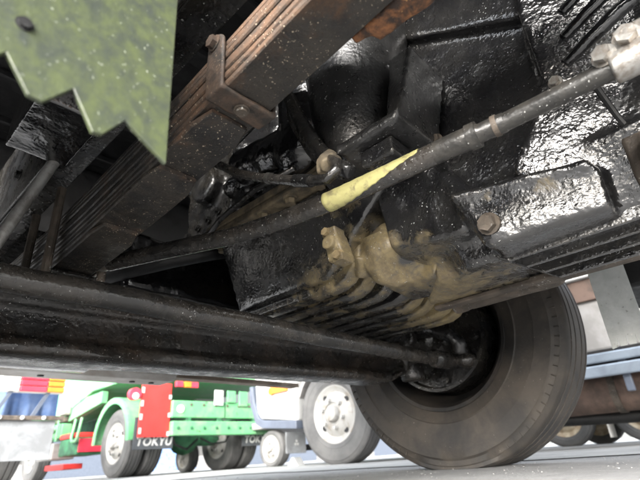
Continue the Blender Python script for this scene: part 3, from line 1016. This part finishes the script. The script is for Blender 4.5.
nut('clamp_nut', (0.532, 0.014, 0.462), (-1, 0.2, 0.0), 0.0105, 0.012, 'steel', dk)
nut('clamp_nut', (0.532, -0.042, 0.470), (-1, 0, 0.0), 0.0115, 0.013, 'steel', dk)
fk = MB()
fk.tube([(0.352, 0.898, 0.450), (0.343, 0.95, 0.447), (0.338, 1.0, 0.444)], [0.013, 0.011, 0.017], 16)
fk.ball((0.345, 1.01, 0.44), 0.024)
cast('link_end', fk, 'steel', dk, 0.004, 2)


# yellow tape: wrapped over the rod then a tail running along its side
def rod_at(t):
    for (a, b_) in zip(dl[:-1], dl[1:]):
        if a[1] >= t >= b_[1]:
            k = (a[1] - t) / (a[1] - b_[1])
            return Vector(a).lerp(Vector(b_), k)
    return Vector(dl[-1])


tp = MB()
vv, ff = [], []
NS, NA = 30, 18
for i in range(NS + 1):
    y = 0.440 - i * (0.440 - 0.262) / NS
    c0 = rod_at(y)
    u = i / NS
    # angle window around rod: facing the viewer side and below
    a0 = math.radians(-120 + 40 * min(1, u * 1.0) + 95 * u)
    a1 = math.radians(100 - 35 * u) if u < 0.92 else math.radians(60)
    a0 += 0.05 * math.sin(i * 2.1)
    for k in range(NA + 1):
        a = a0 + (a1 - a0) * k / NA
        rr = 0.0172 + 0.0003 * math.sin(i * 1.7 + k)
        # direction: a=0 faces -X, a=90deg faces +Z
        vv.append(c0 + Vector((-math.cos(a), 0, math.sin(a))) * rr)
for i in range(NS):
    for k in range(NA):
        q = i * (NA + 1) + k
        ff.append((q, q + 1, q + NA + 2, q + NA + 1))
tp.add(vv, ff)
to = obj('yellow_tape', tp, 'tape_yellow', dk, smooth=True)
sol = to.modifiers.new('thick', 'SOLIDIFY')
sol.thickness = 0.0008

# ================================================================== other trucks


def wheel_far(parent, fx, cy, R, W, rimr, rimmat, nuts=6, holes=True, n=True, dual=False):
    """wheel whose outer face looks towards -X at fx"""
    wl = sub('wheel', parent, (fx - parent.location.x, cy - parent.location.y, R - 0.008 - parent.location.z))

    def ty():
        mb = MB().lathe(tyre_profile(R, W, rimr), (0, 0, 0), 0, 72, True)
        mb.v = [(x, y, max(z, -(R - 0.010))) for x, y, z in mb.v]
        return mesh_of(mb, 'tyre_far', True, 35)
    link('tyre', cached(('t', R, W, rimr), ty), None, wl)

    def rm():
        r = rimr
        pr = [(0.02, r + 0.012), (0.012, r + 0.010), (0.016, r - 0.004), (0.035, r - 0.02), (0.05, r * 0.80), (0.030, r * 0.70), (0.004, r * 0.55), (-0.006, r * 0.42), (0.01, r * 0.38), (0.012, 0.0)]
        return mesh_of(MB().lathe(pr, (0, 0, 0), 0, 56), rimmat, True, 40)
    ro = link('rim', cached(('r', rimr, rimmat), rm), None, wl)

    def hb():
        r = rimr
        return mesh_of(MB().lathe([(0.02, r * 0.30), (-0.03, r * 0.29), (-0.05, r * 0.24), (-0.055, 0.0)], (0, 0, 0), 0, 28), rimmat, True, 40)
    link('hub_cap', cached(('h', rimr, rimmat), hb), None, wl)
    for k in range(nuts):
        th = 2 * PI * k / nuts + 0.3
        nut('wheel_nut', (-0.004, 0.50 * rimr * math.cos(th), 0.50 * rimr * math.sin(th)), (-1, 0, 0), 0.02, 0.03, rimmat, wl)
    if holes:
        for k in range(4):
            th = PI / 2 * k + 0.9

            def ho():
                return mesh_of(MB().lathe([(0.0, 0.0), (0.0, 0.028), (0.01, 0.03)], (0, 0, 0), 0, 14), 'dull_black', True, 40)
            o = link('hand_hole', cached('hole', ho), None, wl)
            o.location = (0.034, 0.75 * rimr * math.cos(th), 0.75 * rimr * math.sin(th))
    return wl


def part(parent, name, mb, material, bevel=0.0, auto=None):
    o = obj(name, mb, material, parent, bevel=bevel, auto=auto)
    if parent is not None:
        o.matrix_parent_inverse = Matrix.Translation(-parent_world(parent))
    return o


def parent_world(p):
    w_ = Vector((0, 0, 0))
    while p is not None:
        w_ += p.location + p.matrix_parent_inverse.translation
        p = p.parent
    return w_


# ---- white truck -------------------------------------------------------
wt = thing('truck', 'white cab-over truck with slate bumper, white steel wheels and rusty side tank', 'truck', (5.0, 1.0, 0))
FX = 3.9
wheel_far(wt, FX, 3.50, 0.50, 0.27, 0.285, 'rim_white', 6)
wheel_far(wt, FX + 1.85, 3.50, 0.50, 0.27, 0.285, 'rim_white', 6)
wheel_far(wt, FX, -1.6, 0.50, 0.27, 0.285, 'rim_white', 6)
wheel_far(wt, FX + 1.85, -1.6, 0.50, 0.27, 0.285, 'rim_white', 6)
cab = MB()
cab.prism([(4.02, 0.47), (4.66, 0.55), (4.74, 0.62), (4.80, 1.2), (4.60, 2.9), (2.70, 2.9), (2.70, 1.0), (2.92, 1.0), (3.0, 1.08), (3.25, 1.17), (3.75, 1.17), (3.98, 1.05), (4.02, 0.95)], 0, FX - 0.02, FX + 2.2)
part(wt, 'cab', cab, 'white_paint', 0.02)
bmpr = MB()
bmpr.prism([(4.02, 0.385), (4.62, 0.44), (4.74, 0.50), (4.84, 0.72), (4.86, 0.95), (4.80, 0.95), (4.76, 0.74), (4.68, 0.565), (4.60, 0.528), (4.02, 0.475)], 0, FX - 0.05, FX + 2.23)
part(wt, 'bumper', bmpr, 'slate_paint', 0.012)
mk = MB()
mk.tube([(FX - 0.02, 4.44, 0.845), (FX - 0.06, 4.44, 0.845)], 0.045, 18)
mk.hexa([(FX - 0.06, 4.16, 0.815), (FX - 0.02, 4.16, 0.815), (FX - 0.02, 4.42, 0.81), (FX - 0.06, 4.42, 0.81), (FX - 0.055, 4.17, 0.895), (FX - 0.02, 4.17, 0.895), (FX - 0.02, 4.42, 0.89), (FX - 0.055, 4.42, 0.89)])
part(wt, 'side_indicator', mk, 'orange_lens', 0.006)
ma = MB()
pts = [(3.50 + 0.60 * math.cos(PI * k / 16), 0.50 + 0.62 * math.sin(PI * k / 16)) for k in range(17)]
ma.prism(pts + [(3.50 + (y - 3.5) * 0.93, 0.5 + (z - 0.5) * 0.93) for y, z in reversed(pts)], 0, FX + 0.02, FX + 0.42)
part(wt, 'wheel_arch', ma, 'grey_panel')
fb = MB()
fb.box(FX + 0.55, FX + 0.63, -3.4, 4.4, 0.62, 0.9)
fb.box(FX + 1.5, FX + 1.58, -3.4, 4.4, 0.62, 0.9)
part(wt, 'chassis', fb, 'dull_black', 0.005)
wa = MB().tube([(FX + 0.2, 3.5, 0.48), (FX + 2.0, 3.5, 0.48)], 0.06, 14)
part(wt, 'axle', wa, 'dull_black')
dk_ = MB().box(FX - 0.02, FX + 2.22, -3.6, 2.55, 1.20, 1.34)
part(wt, 'load_bed', dk_, 'white_paint', 0.01)
dk_ = MB().box(FX + 0.02, FX + 0.06, -3.5, 2.5, 1.03, 1.197)
part(wt, 'bed_skirt', dk_, 'rust_box', 0.006)
dk_ = MB().box(FX + 0.05, FX + 0.5, -0.9, 2.3, 0.66, 1.026)
part(wt, 'tool_locker', dk_, 'grey_panel', 0.015)
for (z0, z1) in ((0.575, 0.645), (0.475, 0.560)):
    part(wt, 'side_guard_rail', MB().box(FX + 0.06, FX + 0.10, -1.0, 2.45, z0, z1), 'aluminium', 0.012)
for yy in (-0.5, 0.72, 2.2):
    part(wt, 'guard_post', MB().box(FX + 0.101, FX + 0.14, yy, yy + 0.05, 0.36, 1.0), 'slate_paint', 0.006)
tk = MB().tube([(FX + 0.46, -0.9, 0.40), (FX + 0.46, 1.62, 0.40)], 0.155, 28)
part(wt, 'rusty_tank', tk, 'rust_box', 0.0, 40)
for yy in (0.2, 0.88, 1.4):
    part(wt, 'tank_strap', MB().lathe([(0, 0.157), (0, 0.164), (0.05, 0.164), (0.05, 0.157)], (FX + 0.46, yy, 0.40), 1, 28), 'brown_steel')
part(wt, 'exhaust_pipe', MB().tube([(FX + 0.6, 2.0, 0.25), (FX + 0.62, 0.9, 0.215), (FX + 0.6, -0.6, 0.215)], 0.05, 16), 'dull_black', 0.0, 40)

# ---- green truck -------------------------------------------------------
gt = thing('truck', 'green dump truck with red rear panel and green mudguard over its rear wheel', 'truck', (4.4, 8.0, 0))
GX = 3.27
GY = 7.28
RG = 0.47
for xx in (GX, GX + 0.30, GX + 1.78, GX + 2.08):
    wheel_far(gt, xx, GY, RG, 0.26, 0.27, 'rim_white', 6)
for xx in (GX, GX + 2.08):
    wheel_far(gt, xx, GY + 3.6, RG, 0.26, 0.27, 'rim_white', 6)
fe = MB()
pts = [(GY + 0.60 * math.cos(PI * k / 18), RG + 0.63 * math.sin(PI * k / 18)) for k in range(19)]
fe.prism(pts + [(GY + (y - GY) * 0.94, RG + (z - RG) * 0.93) for y, z in reversed(pts)], 0, GX - 0.06, GX + 0.60)
part(gt, 'mudguard', fe, 'green_paint', 0.008)
part(gt, 'mudguard_edge', MB().prism([(GY + (y - GY) * 1.0, RG + (z - RG) * 0.995) for y, z in pts] + [(GY + (y - GY) * 0.86, RG + (z - RG) * 0.86) for y, z in reversed(pts)], 0, GX - 0.075, GX - 0.062), 'green_paint')
fp = MB().box(3.24, 3.70, 6.50, 6.53, 0.490, 1.22)
rp_ = part(gt, 'rear_panel', fp, 'red_paint', 0.004)
for k in range(4):
    part(gt, 'white_band', MB().box(3.236, 3.275, 6.492, 6.498, 0.53 + k * 0.18, 0.61 + k * 0.18), 'white_paint')
for k in range(3):
    part(gt, 'white_band', MB().box(3.665, 3.704, 6.492, 6.498, 0.50 + k * 0.25, 0.56 + k * 0.25), 'white_paint')
part(gt, 'mud_flap', MB().box(3.20, 3.80, 6.545, 6.56, 0.335, 0.75), 'flap_dark', 0.003)
part(gt, 'mud_flap', MB().box(5.05, 5.65, 6.545, 6.56, 0.335, 0.75), 'flap_dark', 0.003)


def text(parent, body, x, y, z, size, shear=0.2):
    cu = bpy.data.curves.new('lettering', 'FONT')
    cu.body = body
    cu.size = size
    cu.extrude = 0.002
    cu.offset = 0.004
    cu.shear = shear
    cu.space_character = 1.1
    t = bpy.data.objects.new('lettering_raw', cu)
    C.objects.link(t)
    dg = bpy.context.evaluated_depsgraph_get()
    me = bpy.data.meshes.new_from_object(t.evaluated_get(dg))
    bpy.data.objects.remove(t)
    me.materials.clear()
    me.transform(Matrix.Translation((x, y, z)) @ Matrix.Rotation(PI / 2, 4, 'X'))
    o = link('flap_lettering', me, 'white_paint', parent)
    o.matrix_parent_inverse = Matrix.Translation(-parent_world(parent))
    return o


text(gt, 'TOKYU', 3.235, 6.541, 0.385, 0.150)
text(gt, 'TOKYU', 5.085, 6.541, 0.385, 0.150)
gb = MB()
gb.box(3.71, 5.62, 6.46, 6.60, 0.745, 0.985)
part(gt, 'rear_beam', gb, 'green_paint', 0.012)
gb = MB()
gb.box(3.71, 5.66, 6.42, 6.54, 0.500, 0.695)
part(gt, 'underrun_bar', gb, 'green_paint', 0.012)
for xx in (3.95, 4.5, 5.2):
    part(gt, 'bar_bracket', MB().box(xx, xx + 0.08, 6.46, 6.55, 0.655, 0.75), 'green_dark', 0.004)
part(gt, 'round_reflector', MB().tube([(3.84, 6.462, 0.865), (3.84, 6.445, 0.865)], 0.055, 24), 'white_lens')
part(gt, 'side_lamp', MB().tube([(3.14, 6.56, 1.05), (3.14, 6.48, 1.05)], 0.085, 24), 'red_lens')
part(gt, 'side_lamp_boss', MB().tube([(3.14, 6.482, 1.02), (3.14, 6.470, 1.02)], 0.045, 20), 'white_lens')
for k, (xx, c_) in enumerate(((3.72, 'red_lens'), (3.86, 'orange_lens'), (3.98, 'red_lens'))):
    part(gt, 'tail_lamp', MB().box(xx, xx + 0.11, 6.40, 6.46, 1.17, 1.25), c_, 0.006)
for k in range(4):
    part(gt, 'beam_plate', MB().box(4.42 + 0.24 * k, 4.58 + 0.24 * k, 6.43, 6.456, 0.93 + 0.05 * (k % 2), 1.16), 'white_paint' if k == 0 else 'green_paint', 0.005)
part(gt, 'warning_board', MB().box(5.28, 5.52, 6.41, 6.455, 0.76, 1.05), 'grey_panel', 0.004)
for k in range(2):
    part(gt, 'board_stripe', MB().box(5.32 + 0.1 * k, 5.37 + 0.1 * k, 6.40, 6.408, 0.78, 1.03), 'orange_lens')
for k in range(9):
    nut('beam_bolt', (3.80 + 0.22 * k - 4.4, 6.419 - 8.0, 0.60), (0, -1, 0), 0.018, 0.014, 'green_dark', gt)
    if k not in (0, 7):
        nut('beam_bolt', (3.80 + 0.22 * k - 4.4, 6.459 - 8.0, 0.93), (0, -1, 0), 0.016, 0.012, 'brown_steel', gt)
part(gt, 'air_hose', MB().tube([(3.75, 6.62, 0.72), (3.95, 6.75, 0.40), (4.25, 6.9, 0.33), (4.5, 7.0, 0.48)], 0.018, 8), 'dull_black', 0, 40)
part(gt, 'air_hose', MB().tube([(5.05, 6.7, 0.74), (4.9, 6.8, 0.42), (4.75, 6.95, 0.40), (4.62, 7.1, 0.5)], 0.016, 8), 'dull_black', 0, 40)
part(gt, 'panel_seam', MB().box(4.62, 4.635, 6.452, 6.459, 0.75, 0.98), 'green_dark')
part(gt, 'panel_seam', MB().box(5.24, 5.252, 6.412, 6.419, 0.505, 0.69), 'green_dark')
part(gt, 'tool_basket', MB().box(3.12, 3.22, 8.98, 9.75, 0.92, 1.0), 'brown_steel', 0.01)
for k in range(4):
    part(gt, 'guard_rod', MB().tube([(3.05, 9.0 + 0.2 * k, 0.62), (3.05, 9.0 + 0.2 * k, 1.02)], 0.018, 8), 'green_paint', 0, 40)
gc = MB()
gc.box(3.85, 3.95, 6.55, 11.5, 0.75, 1.0)
gc.box(5.05, 5.15, 6.55, 11.5, 0.75, 1.0)
part(gt, 'chassis', gc, 'green_dark', 0.006)
bd = MB()
bd.prism([(6.6, 1.30), (8.1, 1.30), (9.3, 1.02), (11.2, 1.02), (11.2, 2.3), (6.6, 2.3)], 0, 3.18, 5.75)
part(gt, 'tipper_body', bd, 'green_paint', 0.02)
sb = MB()
sb.hexa([(3.20, 7.75, 1.08), (3.30, 7.75, 1.08), (3.30, 9.9, 0.80), (3.20, 9.9, 0.80), (3.20, 7.75, 1.26), (3.30, 7.75, 1.26), (3.30, 9.9, 1.20), (3.20, 9.9, 1.20)])
part(gt, 'side_plate', sb, 'green_paint', 0.008)
part(gt, 'axle', MB().tube([(GX + 0.2, GY, RG), (GX + 2.1, GY, RG)], 0.08, 16), 'green_dark')
part(gt, 'axle_case', MB().lathe([(-0.22, 0.08), (-0.14, 0.17), (0.0, 0.21), (0.14, 0.17), (0.22, 0.08)], (GX + 1.15, GY, RG), 0, 24), 'green_dark', 0, 40)
part(gt, 'prop_shaft', MB().tube([(4.45, 7.28, 0.48), (4.45, 10.0, 0.62)], 0.045, 14), 'brown_steel')
# side clutter ahead of the wheel
tkk = MB().box(3.10, 3.55, 8.2, 8.95, 0.36, 0.62)
part(gt, 'fuel_tank', tkk, 'green_dark', 0.03)
part(gt, 'tank_end', MB().box(3.12, 3.53, 8.18, 8.197, 0.40, 0.60), 'red_lens', 0.004)
part(gt, 'tank_cover', MB().box(3.09, 3.45, 8.35, 8.95, 0.622, 0.70), 'red_paint', 0.02)
part(gt, 'step_loop', MB().tube([(3.09, 8.12, 0.9), (3.06, 8.12, 0.62), (3.06, 8.16, 0.56), (3.06, 8.32, 0.56), (3.06, 8.36, 0.62), (3.09, 8.36, 0.9)], 0.022, 12), 'green_paint', 0, 40)
part(gt, 'hydraulic_valve', MB().box(3.10, 3.3, 9.0, 9.5, 0.66, 0.90), 'green_paint', 0.03)
part(gt, 'hydraulic_pipe', MB().tube([(3.1, 9.1, 0.85), (3.06, 9.4, 0.75), (3.06, 9.9, 0.78), (3.1, 10.1, 1.05)], 0.035, 12), 'green_paint', 0, 40)
part(gt, 'hydraulic_pipe', MB().tube([(3.1, 9.7, 0.62), (3.06, 9.9, 0.95), (3.06, 10.0, 1.15)], 0.045, 12), 'green_paint', 0, 40)
part(gt, 'work_lamp', MB().box(3.06, 3.2, 8.9, 9.15, 1.02, 1.17), 'grey_panel', 0.03)
part(gt, 'battery_box', MB().box(3.12, 3.5, 9.3, 10.0, 0.34, 0.60), 'grey_panel', 0.02)
part(gt, 'low_step', MB().box(3.05, 3.35, 8.5, 9.3, 0.17, 0.25), 'red_paint', 0.01)

# ---- blue-sheeted truck ---------------------------------------------------
bt = thing('truck', 'truck with a blue sheeted load and a red, white and orange tail lamp', 'truck', (0.4, 6.0, 0))
BY = 4.5
tl = part(bt, 'tail_lamp', MB().box(1.02, 1.525, BY, BY + 0.06, 0.715, 0.865), 'white_lens', 0.01)
for (x0, x1, c_) in ((1.03, 1.175, 'white_lens'), (1.18, 1.385, 'red_lens'), (1.39, 1.52, 'orange_lens')):
    for k in range(3):
        part(tl, 'lens', MB().box(x0, x1, BY - 0.022, BY - 0.001, 0.722 + k * 0.047, 0.764 + k * 0.047), c_, 0.008)
part(bt, 'mud_flap', MB().box(0.90, 1.505, BY + 0.02, BY + 0.035, 0.20, 0.500), 'flap_rubber', 0.004)
part(bt, 'flap_bar', MB().box(0.6, 1.56, BY - 0.01, BY + 0.019, 0.500, 0.535), 'brown_steel', 0.004)
for k in range(3):
    nut('flap_bolt', (1.08 - bt.location.x + 0.16 * k, BY - 0.011 - bt.location.y, 0.518), (0, -1, 0), 0.012, 0.01, 'white_paint', bt)
for xx in (1.02, 1.30):
    part(bt, 'lamp_bracket', MB().hexa([(xx, BY + 0.0, 0.53), (xx + 0.03, BY, 0.53), (xx + 0.03, BY + 0.03, 0.53), (xx, BY + 0.03, 0.53),
                                        (xx + 0.09, BY, 0.72), (xx + 0.12, BY, 0.72), (xx + 0.12, BY + 0.03, 0.72), (xx + 0.09, BY + 0.03, 0.72)]), 'slate_paint')
sh = MB()
vv, ff = [], []
NX = 40
for i in range(NX + 1):
    x = 0.35 + i * (1.18 / NX)
    yb = BY + 0.14 + 0.02 * math.sin(i * 0.9) + 0.012 * math.sin(i * 2.3)
    vv += [(x, yb, 0.54), (x, yb + 0.02, 1.1)]
for i in range(NX):
    ff.append((2 * i, 2 * i + 2, 2 * i + 3, 2 * i + 1))
o = part(bt, 'blue_sheet', sh.add(vv, ff), 'blue_sheet', 0, 60)
o.modifiers.new('thick', 'SOLIDIFY').thickness = 0.004
part(bt, 'load_bed', MB().box(-0.80, 1.62, BY + 0.3, BY + 5.0, 0.98, 1.2), 'grey_panel', 0.01)
part(bt, 'chassis', MB().box(0.0, 0.8, BY + 0.6, BY + 5.5, 0.70, 0.95), 'dull_black', 0.01)
wheel_far(bt, 0.86, BY + 0.75, 0.48, 0.27, 0.27, 'rim_white', 6)
wheel_far(bt, 1.14, BY + 0.75, 0.48, 0.27, 0.27, 'rim_white', 6)
wheel_far(bt, -0.75, BY + 0.75, 0.48, 0.27, 0.27, 'rim_white', 6)
part(bt, 'hub', MB().tube([(1.40, BY + 0.75, 0.45), (1.45, BY + 0.75, 0.45)], 0.10, 20), 'rim_white')
part(bt, 'axle', MB().tube([(-0.6, BY + 0.75, 0.47), (1.3, BY + 0.75, 0.47)], 0.07, 14), 'dull_black')

# ---- low small truck behind the white one ----------------------------------
lt = thing('truck', 'small low truck with white wheel and grey mud flap beyond the white cab', 'truck', (6.2, 7.0, 0))
wheel_far(lt, 5.22, 6.06, 0.27, 0.20, 0.185, 'rim_white', 5, False)
wheel_far(lt, 6.75, 6.06, 0.27, 0.20, 0.185, 'rim_white', 5, False)
wheel_far(lt, 5.22, 8.6, 0.27, 0.20, 0.185, 'rim_white', 5, False)
part(lt, 'mud_flap', MB().box(5.20, 5.62, 5.66, 5.675, 0.17, 0.47), 'flap_rubber', 0.003)
em = MB()
for (cx, cz) in ((5.41, 0.345), (5.385, 0.30), (5.435, 0.30)):
    em.add([(cx - 0.024, 5.652, cz), (cx, 5.652, cz - 0.024), (cx + 0.024, 5.652, cz), (cx, 5.652, cz + 0.024)], [(0, 1, 2, 3)])
part(lt, 'diamond_emblem', em, 'white_paint')
part(lt, 'load_bed', MB().box(5.15, 7.05, 5.3, 9.4, 0.56, 0.66), 'grey_panel', 0.01)
part(lt, 'headboard', MB().box(5.2, 7.0, 8.2, 8.3, 0.66, 1.5), 'white_paint', 0.01)
part(lt, 'cab', MB().box(5.2, 7.0, 8.4, 10.0, 0.5, 2.0), 'white_paint', 0.05)
part(lt, 'axle', MB().tube([(5.35, 6.06, 0.26), (6.8, 6.06, 0.26)], 0.05, 12), 'dull_black')

# ---- far vehicle seen under the white truck --------------------------------
ft = thing('truck', 'distant truck with cream steel wheels seen beneath the white truck', 'truck', (8.2, 2.2, 0))
wheel_far(ft, 7.25, 2.28, 0.38, 0.22, 0.24, 'rim_cream', 5, False)
wheel_far(ft, 7.25, 1.30, 0.38, 0.22, 0.24, 'rim_cream', 5, False)
wheel_far(ft, 8.9, 2.28, 0.38, 0.22, 0.24, 'rim_cream', 5, False)
wheel_far(ft, 8.9, 1.30, 0.38, 0.22, 0.24, 'rim_cream', 5, False)
part(ft, 'chassis', MB().box(7.5, 9.0, -1.5, 5.0, 0.42, 0.7), 'dull_black', 0.01)
part(ft, 'load_bed', MB().box(7.2, 9.4, -1.5, 3.6, 0.78, 1.5), 'grey_panel', 0.02)
part(ft, 'cab', MB().box(7.2, 9.4, 3.7, 5.4, 0.5, 2.4), 'white_paint', 0.05)
part(ft, 'mud_flap', MB().box(7.22, 7.5, 1.73, 1.745, 0.08, 0.40), 'white_lens', 0.003)
part(ft, 'axle', MB().tube([(7.4, 2.28, 0.37), (8.95, 2.28, 0.37)], 0.05, 12), 'dull_black')
part(ft, 'axle', MB().tube([(7.4, 1.30, 0.37), (8.95, 1.30, 0.37)], 0.05, 12), 'dull_black')

# ---- wheel chock in front of the small wheel
ck = MB().prism([(4.98, 0.0), (5.20, 0.0), (5.11, 0.11), (5.07, 0.11)], 0, 4.78, 4.92)
o = obj('wheel_chock', ck, 'white_paint', None, bevel=0.006)
o['label'] = 'small white wedge chock on the ground beside the white truck'
o['category'] = 'wheel chock'

# ---- added far warehouse: gives tone to the blank white gaps behind the trucks
wh = thing('warehouse', 'added pale corrugated warehouse with roller doors far behind the trucks', 'building', (10, 34, 0))
part(wh, 'wall', MB().box(-30, 60, 34, 44, 0, 7.5), 'backdrop_wall', 0.02)
part(wh, 'roof', MB().box(-30.5, 60.5, 33.4, 44.6, 7.5, 8.0), 'slate_paint', 0.02)
part(wh, 'plinth', MB().box(-30, 60, 33.94, 34, 0, 0.9), 'grey_panel', 0.01)
for k in range(12):
    x0 = -22 + k * 6.6
    part(wh, 'roller_door', MB().box(x0, x0 + 4.2, 33.88, 33.935, 0.02, 4.4), 'slate_paint' if k % 3 else 'blue_sheet', 0.02)
    part(wh, 'window', MB().box(x0 + 0.4, x0 + 3.6, 33.92, 33.98, 5.3, 6.4), 'dull_black', 0.02)
